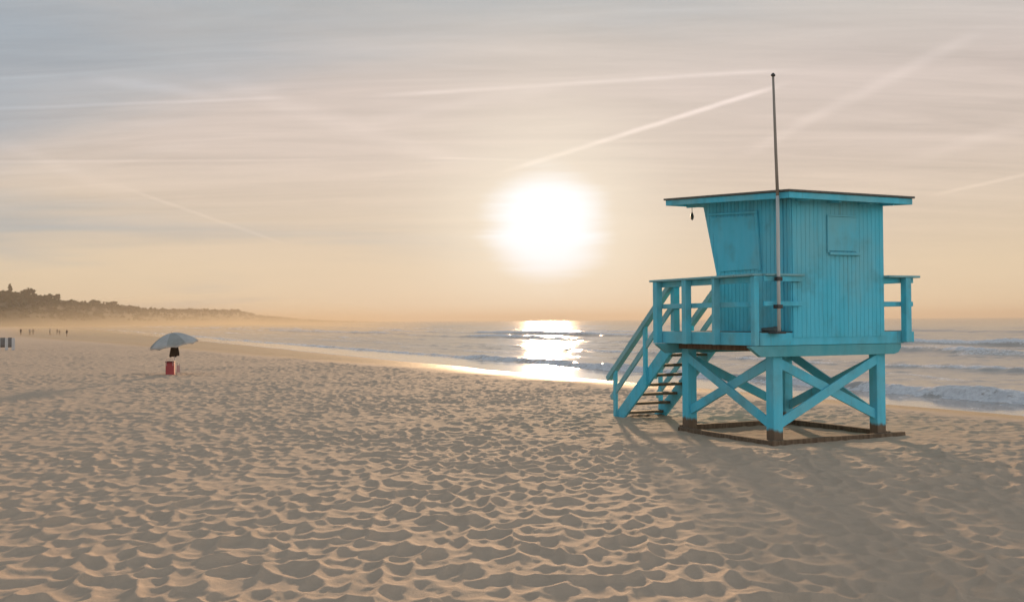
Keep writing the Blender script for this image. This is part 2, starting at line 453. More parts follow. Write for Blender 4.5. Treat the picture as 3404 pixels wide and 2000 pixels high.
M_TREAD = plain_material('tread_timber', (0.10, 0.075, 0.05), (0.22, 0.17, 0.12), 3.0, 0.8, (2, 9, 9), 0.2, 0.3)
M_FELT = plain_material('roofing_felt', (0.10, 0.11, 0.10), (0.17, 0.17, 0.15), 14.0, 0.9)
M_POLE = plain_material('white_pole_paint', (0.48, 0.51, 0.49), (0.60, 0.62, 0.59), 4.0, 0.5, (3, 3, 0.6), 0.4)
M_MAST = plain_material('grey_brown_mast', (0.26, 0.23, 0.19), (0.34, 0.30, 0.25), 4.0, 0.7, (3, 3, 0.6), 0.3)  # upper pole, darker and browner than the white lower length
M_DARKMETAL = plain_material('dark_metal', (0.025, 0.024, 0.024), (0.06, 0.055, 0.05), 20.0, 0.5, spec=0.5)
M_BUNDLE = plain_material('dull_dark_teal', (0.06, 0.09, 0.09), (0.10, 0.13, 0.125), 12.0, 0.9)

# ------------------------------------------------------------------ ground: one sheet, fine where the camera stands
def radii(*segs):
    out = [segs[0][0]]
    for a, b, q in segs:
        n = max(2, int(math.ceil(math.log(b / a) / math.log(q))))
        out += list(a * (b / a) ** (np.arange(1, n + 1) / n))
    return np.array(out)

def fan(angles, rad):
    A, Rr = np.meshgrid(angles, rad)
    return Rr * np.sin(A), Rr * np.cos(A), Rr

ang_f = np.arange(R(-34), R(34), 0.0014)
ang_c = np.linspace(R(34), R(326), 110)[:-1]
angs = np.concatenate([ang_f, ang_c])
rad = radii((0.4, 4.6, 1.05), (4.6, 130, 1.0028), (130, 3200, 1.02))
X, Y, RR = fan(angs, rad)
Z, wet, din, tt = beach(X, Y, True, 1 - sstep(RR, 110, 170))
sand_me = grid_mesh('sand', np.stack([X, Y, Z], -1), len(rad), len(angs), True)
add_attr(sand_me, 'wet', wet)
tag(link('sand', sand_me, M_SAND), kind='structure')

# ------------------------------------------------------------------ sea
ang_s = np.concatenate([np.linspace(R(-80), R(-30), 60)[:-1], np.arange(R(-30), R(33), 0.0016), np.linspace(R(33), R(140), 120)])
rad_s = radii((10, 260, 1.0034), (260, 9000, 1.012))
X, Y, RR = fan(ang_s, rad_s)
din, tt = shore_coords(X, Y)
s = -din
def wave(s, t, s0, h, front, back, sd, wob):
    c = s0 + wob * vnoise(t / 34.0, t * 0 + sd, 100 + sd) * 2 + 0.5 * vnoise(t / 5.0, t * 0, 110 + sd)
    if sd == 1: h = h * (1 - 0.35 * sstep(t, 25, 110))
    amp = h * np.clip(0.62 + 1.1 * vnoise(t / 23.0, t * 0 + 5.0, 120 + sd) + 0.5 * vnoise(t / 3.3, s / 3.0, 130 + sd), 0.30, 1.2)
    d = s - c
    prof = np.where(d < 0, sstep(d, -front, 0), np.exp(-np.maximum(d, 0) / back) * (1 + 0 * d))
    return amp * prof, d, amp / h
z = np.zeros_like(X); foam = np.zeros_like(X)
for (s0, h, fr, bk, sd, wob, fo) in ((6.2, 0.40, 0.9, 2.6, 1, 0.5, 1.0), (45.0, 0.66, 2.2, 4.0, 2, 3.5, 1.0), (66.0, 0.6, 2.6, 5.0, 3, 4.0, 1.0),
                                     (96.0, 0.45, 4.0, 7.0, 4, 5.0, 0.7), (140.0, 0.5, 5.0, 9.0, 5, 7.0, 0.0), (200.0, 0.5, 6.0, 12.0, 6, 9.0, 0.0), (24.0, 0.18, 1.6, 3.0, 7, 3.0, 0.7)):
    zz, d, am = wave(s + 0.25 * fbm(X / 0.8, Y / 0.8, 140 + sd, 3), tt, s0, h, fr, bk, sd, wob)
    z = np.maximum(z, zz) + 0.25 * np.minimum(z, zz)
    if sd == 1: f = fo * sstep(d, -1.15, -0.8) * (1 - sstep(d, 0.0, 0.7)) * (0.85 + 1.3 * fbm(X / 0.8, Y / 0.8, 150, 4)) * (1 - 0.3 * sstep(tt, 20, 90))
    else: f = fo * sstep(d, -fr * 0.8, -fr * 0.2) * (1 - sstep(d, 0.2, 1.6)) * sstep(am, 0.42, 0.75)
    foam = np.maximum(foam, f)
rdg = np.clip(1 - np.abs(fbm(tt / 38.0, s / 6.5, 230, 3)) * 3.2, 0, 1) ** 2          # low swell crests between the breakers
z = z + 0.13 * rdg * sstep(s, 8, 20) * (1 - sstep(RR, 250, 700))
z = z + 0.09 * foam * fbm(X / 0.55, Y / 0.55, 240, 3)                    # ragged, tumbling crests
rough_in = sstep(s, 3.0, 9.0)
fade = 1 - sstep(RR, 150, 420)
chop = (0.050 * fbm(X / 1.1, Y / 0.8, 200, 4) + 0.06 * fbm((X + 0.35 * Y) / 7.0, Y / 2.6, 210, 3)) 
z = z + fade * chop * (0.04 + 0.96 * rough_in)
foam = np.maximum(foam, 0.55 * sstep(rdg, 0.55, 0.95) * sstep(s, 8, 14) * (1 - sstep(s, 60, 110)))
swash = sstep(s, -0.3, 0.15) * (1 - sstep(s, 0.25, 1.0)) * 0.55
foam = np.maximum(foam, swash)
lace = np.clip(0.75 - np.abs(fbm(X / 1.4, Y / 1.8, 220, 4)) * 5.0, 0, 1) * sstep(s, 0.5, 1.6) * (1 - sstep(s, 4.4, 5.4)) * 0.75
foam = np.maximum(foam, lace)
foam = np.maximum(foam, 0.16 * sstep(s, 0.2, 1.0) * (1 - sstep(s, 4.2, 5.6)))
sea_me = grid_mesh('sea', np.stack([X, Y, SEA_Z + z * (s > -6)], -1), len(rad_s), len(ang_s))
add_attr(sea_me, 'foam', foam)
add_attr(sea_me, 'ripple', 0.05 + 0.95 * sstep(s, 3.5, 9.0))
tag(link('sea', sea_me, M_WATER), kind='structure')


# ------------------------------------------------------------------ wooded headland
M_WOODS = plain_material('foliage', (0.024, 0.028, 0.011), (0.060, 0.062, 0.026), 0.25, 0.9, bump=0)
M_HILL = plain_material('hill_scrub', (0.028, 0.028, 0.014), (0.055, 0.050, 0.026), 0.06, 0.95, bump=0)
M_BARK = plain_material('bark', (0.05, 0.036, 0.025), (0.10, 0.075, 0.05), 3.0, 0.9)
# (photo column, metres away, skyline height in photo pixels above the horizon)
RIDGE = [(-1800, 560, 120), (-900, 700, 132), (-300, 850, 122), (0, 950, 112), (70, 980, 108), (130, 1010, 98), (210, 1080, 80), (330, 1180, 68),
         (430, 1280, 60), (470, 1350, 52), (560, 1500, 48), (700, 1800, 46), (790, 2050, 43), (860, 2350, 25), (1000, 2800, 12), (1140, 3300, 5),
         (1230, 3800, 2), (1330, 4300, 1)]
rp = np.array(RIDGE, dtype=float)
def ridge_at(px):
    d = np.interp(px, rp[:, 0], rp[:, 1]); h = np.interp(px, rp[:, 0], rp[:, 2])
    az = math.atan((px - 1702) / FPX)
    return d, d / math.cos(az) * h / FPX * math.cos(az) + CAMH, az
cols = np.linspace(-1800, 1330, 420)
prof = [(-0.16, 0.0), (-0.13, 0.10), (-0.10, 0.34), (-0.06, 0.66), (-0.02, 0.93), (0.0, 1.0), (0.06, 0.96), (0.16, 0.6), (0.3, -0.1)]
V = []
for j, (k, e) in enumerate(prof):
    for px in cols:
        d, h, az = ridge_at(px)
        x0, y0 = d * (px - 1702) / FPX, d
        q = 1 + k * (1.0 if px < 500 else max(0.5, 1.0 - (px - 500) / 1400))
        hh = max(0.2, h - 4.0)
        zz = SEA_Z - 0.6 + (hh + 1.5) * e
        if 0 < j < len(prof) - 1: zz += 2.4 * float(fbm(np.array([x0 / 40.0]), np.array([y0 / 40.0 + j]), 300, 3)[0]) * min(1, hh / 12)
        V.append((x0 * q, y0 * q, zz))
hill_me = grid_mesh('hills', V, len(prof), len(cols))
tag(link('hills', hill_me, M_HILL), kind='structure')

def crown_faces(mb, c, rx, rz, n, leaf, rnd):
    """a crown of n leaf-clump faces spread through a lumpy volume"""
    lobes = [(Vector((rnd.uniform(-.5, .5) * rx, rnd.uniform(-.5, .5) * rx, rnd.uniform(-.45, .5) * rz)), rnd.uniform(0.5, 0.75)) for _ in range(5)]
    for _ in range(n):
        lc, lr = rnd.choice(lobes)
        d = Vector((rnd.gauss(0, 1), rnd.gauss(0, 1), rnd.gauss(0, 1))).normalized() * (rnd.random() ** 0.45)
        p = Vector(c) + lc + Vector((d.x * rx * lr, d.y * rx * lr, d.z * rz * lr))
        a = Vector((rnd.gauss(0, 1), rnd.gauss(0, 1), rnd.gauss(0, 1))).normalized(); b = a.orthogonal().normalized()
        s1, s2 = leaf * rnd.uniform(.5, 1.2), leaf * rnd.uniform(.5, 1.2)
        mb.add([p - a * s1, p + b * s2, p + a * s1 * 0.8, p - b * s2 * 0.9], [(0, 1, 2, 3)])

rnd = random.Random(3)
wood = MB()
for i in range(3000):
    px = rnd.uniform(-900, 1250)
    d, h, az = ridge_at(px)
    u = rnd.choice([rnd.uniform(-0.11, 0.0), rnd.uniform(-0.03, 0.01)])
    q = 1 + u * (1.0 if px < 500 else max(0.5, 1.0 - (px - 500) / 1400))
    e = np.interp(u, [k for k, _ in prof], [e for _, e in prof])
    hh = max(0.2, h - 4.0)
    size = rnd.choice((1.4, 1.8, 2.2, 2.7, 3.3)) * rnd.uniform(.85, 1.15) * min(1.0, 0.35 + hh / 22.0)
    zc = SEA_Z - 0.6 + (hh + 1.5) * e + size * 0.4
    crown_faces(wood, (d * (px - 1702) / FPX * q, d * q, zc), size * rnd.uniform(0.9, 1.4), size * rnd.uniform(.7, 1.1), 26, size * 0.42, rnd)
tag(wood.build('woodland', M_WOODS), 'hazy wood covering the headland behind the beach', 'wood', kind='stuff')

for (px, py, wpx, kind, lab) in (
        (33, 944, 24, 'spire', 'tall narrow tree standing up from the skyline at the far left of the headland'),
        (92, 956, 60, 'round', 'broad domed tree on the headland skyline just right of the narrow one'),
        (160, 977, 48, 'round', 'low spreading tree on the skyline where the headland starts to drop'),
        (192, 976, 22, 'round', 'small round tree beside a dip of the headland skyline'),
        (312, 996, 44, 'round', 'rounded tree halfway along the wooded skyline above the umbrella side of the beach'),
        (370, 999, 50, 'round', 'flat topped tree above the step in the wooded skyline')):
    d, h, az = ridge_at(px)
    d *= 0.985
    x0 = d * (px - 1702) / FPX
    top = CAMH + (1066.5 - 0.0065 * (px - 1400) - py) / FPX * d
    w_ = wpx / FPX * d / 2
    base = h - 7.0
    root = tag(empty('tree', (x0, d, base)), lab, 'tree', 'trees on the headland skyline')
    MB().tube([(0, 0, -2), (0.1, 0, (top - base) * .5), (0.2, 0.1, (top - base) * .85)], [0.5, 0.35, 0.12], 8).build('trunk', M_BARK, root)
    cm = MB(); hgt = top - base
    if kind == 'spire':
        for k in range(7):
            f_ = k / 6
            crown_faces(cm, (0, 0, hgt * (0.35 + 0.58 * f_)), w_ * (1.0 - 0.72 * f_), hgt * 0.12, 46, 0.75, rnd)
    else:
        for k in range(4):
            crown_faces(cm, (rnd.uniform(-.5, .5) * w_, rnd.uniform(-.5, .5) * w_, hgt * rnd.uniform(.62, .8)), w_ * 0.62, hgt * 0.2, 90, 0.9, rnd)
    cm.build('crown', M_WOODS, root)

# ------------------------------------------------------------------ lifeguard tower
# local frame: x to the right along the wall that faces the camera, y towards the sea, z up
TX, TY = 869 / FPX * (FPX * 2 / 414), FPX * 2 / 414
TW = empty('lifeguard_tower', (TX, TY, 0.0), R(25.5))
tag(TW, 'turquoise wooden lifeguard tower on four braced legs with stairs and a flagpole', 'lifeguard tower')
A, B = 2.19, 2.34
DZ0, DZ1 = 1.575, 1.785
for lx, ly in ((0, 0), (A, 0), (0, B), (A, B)):
    MB().box(lx - 0.095, lx + 0.095, ly - 0.095, ly + 0.095, -0.35, 1.571).build('leg', M_LEG, TW, 0.008)
def braces(p, q, axis, off):
    """an X between two legs; the two boards lie one in front of the other"""
    for k, (z0, z1) in enumerate(((1.30, 0.37), (0.33, 1.33))):
        o_ = off + (0.022 if k else -0.022) * (1 if off > 0 else -1)
        if axis == 'x': a_, b_ = (p, o_, z0), (q, o_, z1); up = (0, 1, 0)
        else: a_, b_ = (o_, p, z0), (o_, q, z1); up = (1, 0, 0)
        MB().bar(a_, b_, 0.155, 0.04, up).build('brace', M_TEAL, TW, 0.005)
braces(0.05, A - 0.05, 'x', -0.05); braces(0.05, A - 0.05, 'x', B + 0.05)
braces(0.05, B - 0.05, 'y', -0.05); braces(0.05, B - 0.05, 'y', A + 0.05)
# sills lying half sunk in the sand
MB().box(-0.22, 2.62, -0.20, -0.10, -0.15, 0.075).build('sill', M_WOOD, TW, 0.008)
MB().box(-0.095, A + 0.22, B + 0.10, B + 0.20, -0.15, 0.085).build('sill', M_WOOD, TW, 0.008)
MB().box(-0.195, -0.10, -0.098, B + 0.098, -0.15, 0.065).build('sill', M_WOOD, TW, 0.008)
MB().box(A + 0.10, A + 0.20, -0.098, B + 0.098, -0.15, 0.09).build('sill', M_WOOD, TW, 0.008)
# carrying beams with clipped ends
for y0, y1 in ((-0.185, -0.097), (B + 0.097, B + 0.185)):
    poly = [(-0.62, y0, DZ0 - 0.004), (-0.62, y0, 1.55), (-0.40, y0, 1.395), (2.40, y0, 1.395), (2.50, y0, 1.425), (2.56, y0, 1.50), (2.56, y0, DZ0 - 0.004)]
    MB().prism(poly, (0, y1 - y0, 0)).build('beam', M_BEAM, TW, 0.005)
for lx in (-0.13, 0.62, 1.28, 1.92, 2.33):
    MB().box(lx - 0.03, lx + 0.03, -0.09, B + 0.09, 1.475, 1.5735).build('joist', M_WOOD, TW)
dk = MB()
n = 20
for i in range(n):
    y0 = -0.17 + i * (2.92 / n); dk.box(-0.40, 2.60, y0, y0 + 2.92 / n - 0.008, 1.745, 1.783)
deck = dk.build('deck', M_TREAD, TW)
MB().box(-0.40, 2.60, -0.20, -0.172, DZ0, 1.775).build('fascia', M_TEAL, deck, 0.004)
MB().box(2.602, 2.885, -0.16, -0.12, DZ0 + 0.012, 1.765).build('fascia', M_TEAL, deck, 0.004)
MB().box(-0.43, -0.402, -0.20, 2.78, DZ0, 1.785).build('fascia', M_TEAL, deck, 0.004)
MB().box(-0.40, 2.60, 2.752, 2.78, DZ0, 1.785).build('fascia', M_TEAL, deck, 0.004)
MB().box(2.602, 2.63, -0.118, 2.78, DZ0, 1.785).build('fascia', M_TEAL, deck, 0.004)
# hut
HX0, HX1, HY0, HY1, HB = 0.22, 2.155, -0.215, 1.80, 1.70
ztop = lambda y: 3.885 + (y + 0.55) * 0.064 + 0.031
LEAN_Y, LEAN_Z = 2.19, 2.80
hut = MB().box(HX0 + 0.04, HX1 - 0.04, HY0 + 0.03, HY1 - 0.03, 1.79, 3.86).build('hut', M_TEAL, TW)
front = MB(); nb = 22; pw = (HX1 - HX0) / nb
for i in range(nb):
    x0 = HX0 + i * pw
    front.box(x0 + (0.0 if i == 0 else 0.0026), x0 + pw - (0.0 if i == nb - 1 else 0.0026), HY0, HY0 + 0.026, HB, ztop(HY0))
front.build('wall', M_TEAL, hut)
for x0, sx in ((HX0, 1), (HX1, -1)):
    w = MB(); nb2 = 23; y = HY0 + 0.028; pw2 = (LEAN_Y - y) / nb2
    for i in range(nb2):
        a_, b_ = y + i * pw2 + 0.004, y + (i + 1) * pw2 - 0.004
        zb = lambda yy: 1.79 if yy <= HY1 else LEAN_Z + (yy - HY1) / (LEAN_Y - HY1) * (ztop(LEAN_Y) - LEAN_Z)
        if zb(a_) > ztop(a_) - 0.02: continue
        if a_ < HY1 < b_:
            w.prism([(x0, a_, 1.79), (x0, HY1, 1.79), (x0, HY1, LEAN_Z), (x0, b_, zb(b_)), (x0, b_, ztop(b_)), (x0, a_, ztop(a_))], (sx * 0.026, 0, 0))
        else:
            w.prism([(x0, a_, zb(a_)), (x0, b_, zb(b_)), (x0, b_, ztop(b_)), (x0, a_, ztop(a_))], (sx * 0.026, 0, 0))
    w.build('wall', M_TEAL, hut)
sw = MB()
sw.box(HX0 + 0.03, HX1 - 0.03, HY1 - 0.028, HY1 - 0.002, 1.79, LEAN_Z)
sw.prism([(HX0 + 0.03, HY1 - 0.03, LEAN_Z + 0.002), (HX0 + 0.03, HY1, LEAN_Z + 0.002), (HX0 + 0.03, LEAN_Y, ztop(LEAN_Y) - 0.01), (HX0 + 0.03, LEAN_Y - 0.03, ztop(LEAN_Y) - 0.01)], (HX1 - HX0 - 0.06, 0, 0))
sw.build('wall', M_TEAL, hut)
# shutters: one on the wall facing the camera, one on the wall with the walkway
sh = MB().box(0.955, 1.545, HY0 - 0.022, HY0 - 0.002, 3.10, 3.655).build('shutter', M_SHUT, hut, 0.003)
fr = MB().box(0.925, 0.952, HY0 - 0.03, HY0 - 0.002, 3.07, 3.685).box(0.955, 1.545, HY0 - 0.028, HY0 - 0.002, 3.66, 3.685).build('frame', M_TEAL, hut, 0.003)
MB().box(0.955, 1.60, HY0 - 0.05, HY0 - 0.002, 3.03, 3.075).build('sill_board', M_TEAL, hut, 0.004)
X0 = HX0
def side_panel(pts, th): return MB().prism([(X0 - 0.003, a, b) for a, b in pts], (-th, 0, 0))
side_panel([(0.62, 2.83), (1.66, 2.83), (1.93, 3.80), (0.72, 3.735)], 0.02).build('shutter', M_SHUT, hut, 0.003)
side_panel([(0.55, 2.80), (0.60, 2.80), (0.70, 3.76), (0.62, 3.76)], 0.035).build('frame', M_TEAL, hut, 0.003)
side_panel([(0.62, 3.76), (1.96, 3.845), (1.97, 3.88), (0.62, 3.80)], 0.035).build('frame', M_TEAL, hut, 0.003)
side_panel([(0.0, 1.80), (0.09, 1.80), (0.09, ztop(0.0) - 0.03), (0.0, ztop(0.0) - 0.03)], 0.022).build('trim', M_TEAL, hut, 0.003)
side_panel([(-0.20, 1.80), (-0.12, 1.80), (-0.12, ztop(-.2) - 0.03), (-0.20, ztop(-.2) - 0.03)], 0.022).build('trim', M_TEAL, hut, 0.003)
# roof: slab with painted fascia boards, dark felt on top, rising towards the sea
RX0, RX1, RY0, RY1 = -0.12, 2.48, -0.55, 2.87
rz = lambda y: 3.885 + (y - RY0) * 0.064
roof = MB().prism([(RX0 + .03, RY0 + .03, rz(RY0) + 0.035), (RX0 + .03, RY1 - .03, rz(RY1) + 0.035), (RX0 + .03, RY1 - .03, rz(RY1) + 0.088), (RX0 + .03, RY0 + .03, rz(RY0) + 0.088)], (RX1 - RX0 - 0.06, 0, 0)).build('roof', M_TEAL, TW)
MB().prism([(RX0 + .002, RY0, rz(RY0) - .005), (RX0 + .002, RY0 + .028, rz(RY0) - .005), (RX0 + .002, RY0 + .028, rz(RY0) + .092), (RX0 + .002, RY0, rz(RY0) + .092)], (RX1 - RX0 - .004, 0, 0)).build('fascia', M_TEAL, roof, 0.003)
MB().prism([(RX0 + .002, RY1 - .028, rz(RY1) - .005), (RX0 + .002, RY1, rz(RY1) - .005), (RX0 + .002, RY1, rz(RY1) + .092), (RX0 + .002, RY1 - .028, rz(RY1) + .092)], (RX1 - RX0 - .004, 0, 0)).build('fascia', M_TEAL, roof, 0.003)
for x0 in (RX0, RX1 - 0.028):
    MB().prism([(x0, RY0 + .03, rz(RY0) - .005), (x0, RY1 - .03, rz(RY1) - .005), (x0, RY1 - .03, rz(RY1) + .092), (x0, RY0 + .03, rz(RY0) + .092)], (0.028, 0, 0)).build('fascia', M_TEAL, roof, 0.003)
MB().prism([(RX0 - .03, RY0 - .03, rz(RY0) + 0.094), (RX0 - .03, RY1 + .03, rz(RY1) + 0.094), (RX0 - .03, RY1 + .03, rz(RY1) + 0.128), (RX0 - .03, RY0 - .03, rz(RY0) + 0.128)], (RX1 - RX0 + 0.06, 0, 0)).build('roofing_felt', M_FELT, roof, 0.006)
for lx in (0.30, 0.95, 1.6, 2.1):
    MB().prism([(lx, RY0 + .06, rz(RY0 + .06) - 0.03), (lx, RY1 - .06, rz(RY1 - .06) - 0.03), (lx, RY1 - .06, rz(RY1 - .06) + 0.033), (lx, RY0 + .06, rz(RY0 + .06) + 0.033)], (0.04, 0, 0)).build('rafter', M_TEAL, roof)
# railings
rail = empty('railing'); rail.parent = TW
RT = 2.675
def rpost(x, y, z0=DZ0, z1=RT - 0.002, wx=0.062, wy=0.062): MB().box(x - wx, x + wx, y - wy, y + wy, z0, z1).build('post', M_TEAL, rail, 0.006)
rpost(-0.495, 0.86, wy=0.035)
for ly in (1.70, 2.60): rpost(-0.495, ly)
rpost(-0.49, -0.15, wx=0.048, wy=0.048)
rpost(2.60, -0.265, DZ0 + 0.02)
rpost(2.695, 1.25); rpost(2.695, 2.68); rpost(0.05, 2.845); rpost(1.0, 2.845)
def rrail(x0, x1, y0, y1, z0, z1, m=M_TEAL): MB().box(x0, x1, y0, y1, z0, z1).build('rail', m, rail, 0.004)
def cap(x0, x1, y0, y1): MB().box(x0, x1, y0, y1, RT, RT + 0.036).build('cap_rail', M_GLARE_RAIL, rail, 0.005)
# left run, front return, right stub, far side, sea side
rrail(-0.43, -0.392, -0.07, 2.72, RT - 0.10, RT - 0.002); rrail(-0.43, -0.392, -0.07, 2.72, 2.19, 2.275)
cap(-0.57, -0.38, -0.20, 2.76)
rrail(-0.40, 0.37, -0.270, -0.235, RT - 0.085, RT - 0.002); rrail(-0.40, 0.36, -0.270, -0.235, 2.20, 2.275)
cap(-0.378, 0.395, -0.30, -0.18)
rrail(2.157, 2.84, -0.20, -0.165, RT - 0.085, RT - 0.002); rrail(2.157, 2.83, -0.20, -0.165, 2.195, 2.275)
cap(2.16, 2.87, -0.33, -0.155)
rrail(2.60, 2.632, -0.16, 2.74, RT - 0.085, RT - 0.002); rrail(2.60, 2.632, -0.16, 2.74, 2.195, 2.275)
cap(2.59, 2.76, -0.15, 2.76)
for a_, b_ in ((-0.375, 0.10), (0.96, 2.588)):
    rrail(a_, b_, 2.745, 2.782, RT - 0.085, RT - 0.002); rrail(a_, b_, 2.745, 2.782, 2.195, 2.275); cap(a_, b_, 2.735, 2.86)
# stairs down to the sand on the sea side
stair = empty('staircase'); stair.parent = TW
SX0, SX1, SY0, SY1 = 0.03, 1.0, 2.80, 4.95
sz = lambda y, off=0.0: off + 1.72 + (y - SY0) * (0.02 - 1.72) / (SY1 - SY0)
for lx in (SX0, SX1):
    MB().bar((lx, SY0 + 0.02, sz(SY0) - 0.09), (lx, SY1 + 0.12, sz(SY1 + 0.12) - 0.09), 0.05, 0.26).build('stringer', M_TEAL, stair, 0.004)
    for ly, e in ((SY0 + 0.95, 0), (SY1 - 0.08, 0)):
        MB().box(lx - 0.085 if lx < 0.5 else lx + 0.025, lx - 0.025 if lx < 0.5 else lx + 0.085, ly - 0.045, ly + 0.045, max(-0.15, sz(ly) - 0.22), sz(ly) + 0.90).build('newel_post', M_TEAL, stair, 0.004)
    xo = lx - 0.055 if lx < 0.5 else lx + 0.055
    MB().bar((xo, SY0 + 0.0, RT + 0.0), (xo, SY1 + 0.18, sz(SY1 + 0.18) + 0.92), 0.12, 0.10).build('handrail', M_GLARE_RAIL, stair, 0.004)
    MB().bar((xo, SY0 + 0.02, 2.24), (xo, SY1 + 0.08, sz(SY1 + 0.08) + 0.46), 0.04, 0.11).build('mid_rail', M_GLARE_RAIL, stair, 0.004)
for i in range(8):
    ly = SY0 + 0.20 + i * 0.252
    MB().box(SX0 + 0.024, SX1 - 0.024, ly - 0.12, ly + 0.10, sz(ly) - 0.062, sz(ly) - 0.012).build('tread', M_TREAD, stair, 0.004)
# flagpole clamped to the railing corner
PX, PY = -0.178, -0.345
pole = MB().tube([(PX, PY, 1.80), (PX, PY, 2.6), (PX, PY, 3.3), (PX, PY, 3.93)], [0.029, 0.028, 0.028, 0.027], 12).build('flagpole', M_POLE, TW, smooth=True)
MB().tube([(PX, PY, 3.932), (PX - 0.025, PY, 4.6), (PX - 0.062, PY, 5.80)], [0.026, 0.024, 0.018], 12).build('topmast', M_MAST, pole, smooth=True)
MB().tube([(PX - 0.062, PY, 5.802), (PX - 0.062, PY, 5.815), (PX - 0.062, PY, 5.835), (PX - 0.062, PY, 5.86)], [0.022, 0.036, 0.034, 0.010], 12).build('finial', M_DARKMETAL, pole)
for z0 in (RT - 0.05, 2.19):
    MB().box(PX - 0.05, PX + 0.05, PY - 0.04, -0.271 if z0 < 2.5 else -0.302, z0 - 0.03, z0 + 0.03).build('clamp', M_DARKMETAL, pole, 0.004)
MB().box(PX - 0.10, PX + 0.10, -0.40, -0.20 - 0.002, 1.765, 1.80).build('foot_bracket', M_DARKMETAL, pole, 0.006)

def lump(name, parts, mat, seed):
    """soft rounded bundle: joined, smoothed blobs"""
    me = bpy.data.meshes.new(name); bm = bmesh.new()
    for (c, r) in parts:
        g = bmesh.ops.create_icosphere(bm, subdivisions=3, radius=1.0)
        for v in g['verts']:
            k = 1 + 0.22 * math.sin(7 * v.co.x + seed) * math.sin(6 * v.co.y + 2 * seed) + 0.1 * math.sin(13 * v.co.z + 5 * v.co.x)
            v.co = Vector((v.co.x * r[0] * k + c[0], v.co.y * r[1] * k + c[1], max(v.co.z * r[2] * k, -r[2] * .6) + c[2]))
    bm.to_mesh(me); bm.free()
    return link(name, me, mat, smooth=True)
def tower_world(x, y, z): return TW.matrix_basis @ Vector((x, y, z))
for nm, lx, wd, lab in (('dark_bundle', 0.001, 0.20, 'low dark bundle on the tower deck at the foot of the flagpole'),):  # low dark form at the flagpole foot
    ly = -0.06
    o = lump(nm, [((0, 0, .035), (wd, .07, .045)), ((wd * .4, .01, .045), (wd * .5, .06, .045))], M_BUNDLE, lx)
    o.location = tower_world(-0.10, ly, 1.785); o.rotation_euler = (0, 0, R(25.5))
    tag(o, lab, 'bundle')
hw = empty('hanging_weight', tower_world(0.42, 2.80, rz(2.80) - 0.005))
tag(hw, 'small dark weight hanging on a cord under the left eave of the tower roof', 'weight')
MB().tube([(0, 0, 0.0), (0, 0, -0.12)], 0.006, 6).build('cord', M_DARKMETAL, hw)
MB().tube([(0, 0, -0.10), (0, 0, -0.13), (0, 0, -0.18), (0, 0, -0.225), (0, 0, -0.25)], [0.008, 0.022, 0.034, 0.026, 0.006], 10).build('bob', M_DARKMETAL, hw, smooth=True)

# ------------------------------------------------------------------ umbrella with the things under it
UX, UY, UZ = at_px(578, 1243)
M_GREY = plain_material('grey_canopy_cloth', (0.26, 0.265, 0.245), (0.36, 0.36, 0.335), 3.0, 0.85)
M_PALE = plain_material('pale_grey_canopy_cloth', (0.38, 0.38, 0.36), (0.48, 0.47, 0.45), 3.0, 0.85)
M_RIM = plain_material('pale_canopy_cloth', (0.45, 0.44, 0.42), (0.55, 0.53, 0.50), 3.0, 0.85)
M_RED = plain_material('red_plastic', (0.33, 0.030, 0.035), (0.42, 0.045, 0.045), 3.0, 0.45, spec=0.5)
M_LID = plain_material('dark_red_plastic', (0.13, 0.02, 0.02), (0.18, 0.03, 0.03), 3.0, 0.5, spec=0.5)
M_PINK = plain_material('pale_pink_plastic', (0.55, 0.38, 0.34), (0.62, 0.45, 0.40), 3.0, 0.5)
M_STEEL = plain_material('pale_steel', (0.45, 0.40, 0.35), (0.6, 0.55, 0.48), 5.0, 0.4, spec=0.5)
M_CLOTH = plain_material('dark_brown_cloth', (0.030, 0.020, 0.012), (0.060, 0.042, 0.024), 9.0, 0.95)
um = tag(empty('beach_umbrella', (UX, UY, UZ)), 'grey beach umbrella tilted to the left on its pole in the sand', 'umbrella')
tilt = Matrix.Translation((0.0, 0.0, 1.17)) @ Matrix.Rotation(R(-9), 4, 'Y') @ Matrix.Rotation(R(6), 4, 'X')
MB().tube([(0.02, 0, -0.4), (0.02, 0, 1.16), tilt @ Vector((0, 0, 0.02)), tilt @ Vector((0, 0, 0.36))], 0.017, 8).build('pole', M_STEEL, um)
NS, NR, RU, HU = 8, 7, 0.90, 0.40
def cpt(r, a, off=0.0):
    seg = (a % (2 * math.pi / NS)) / (2 * math.pi / NS); dip = 0.05 * math.sin(math.pi * seg) * r * r
    zz = HU * (1 - r ** 1.9) - dip + off
    return tilt @ Vector((math.cos(a) * RU * r * (1 - 0.05 * math.sin(math.pi * seg)), math.sin(a) * RU * r * (1 - 0.05 * math.sin(math.pi * seg)), zz))
na = NS * 6
V = []
for off in (0.0, -0.006):
    rr_ = [i / NR for i in range(NR + 1)] if off == 0 else [1 - i / NR for i in range(NR + 1)]
    for r in rr_:
        for k in range(na): V.append(cpt(max(r, 0.02), 2 * math.pi * k / na, off))
canopy = link('canopy', grid_mesh('canopy', np.array([tuple(p) for p in V]), 2 * (NR + 1), na, True), [M_GREY, M_PALE], um)
for p_ in canopy.data.polygons: p_.material_index = ((p_.index % na) // 6) % 2
V = []
for i in range(4):
    for k in range(na):
        a = 2 * math.pi * k / na; p = cpt(1.0, a); drop = (0.0, 0.075, 0.075, 0.0)[i] * (0.75 + 0.25 * math.cos(a * NS * 2))
        q = tilt.to_3x3() @ Vector((0, 0, -drop)); rad_ = tilt.to_3x3() @ Vector((math.cos(a), math.sin(a), 0)) * (0.006 if i > 1 else 0.002)
        V.append(p + q + rad_)
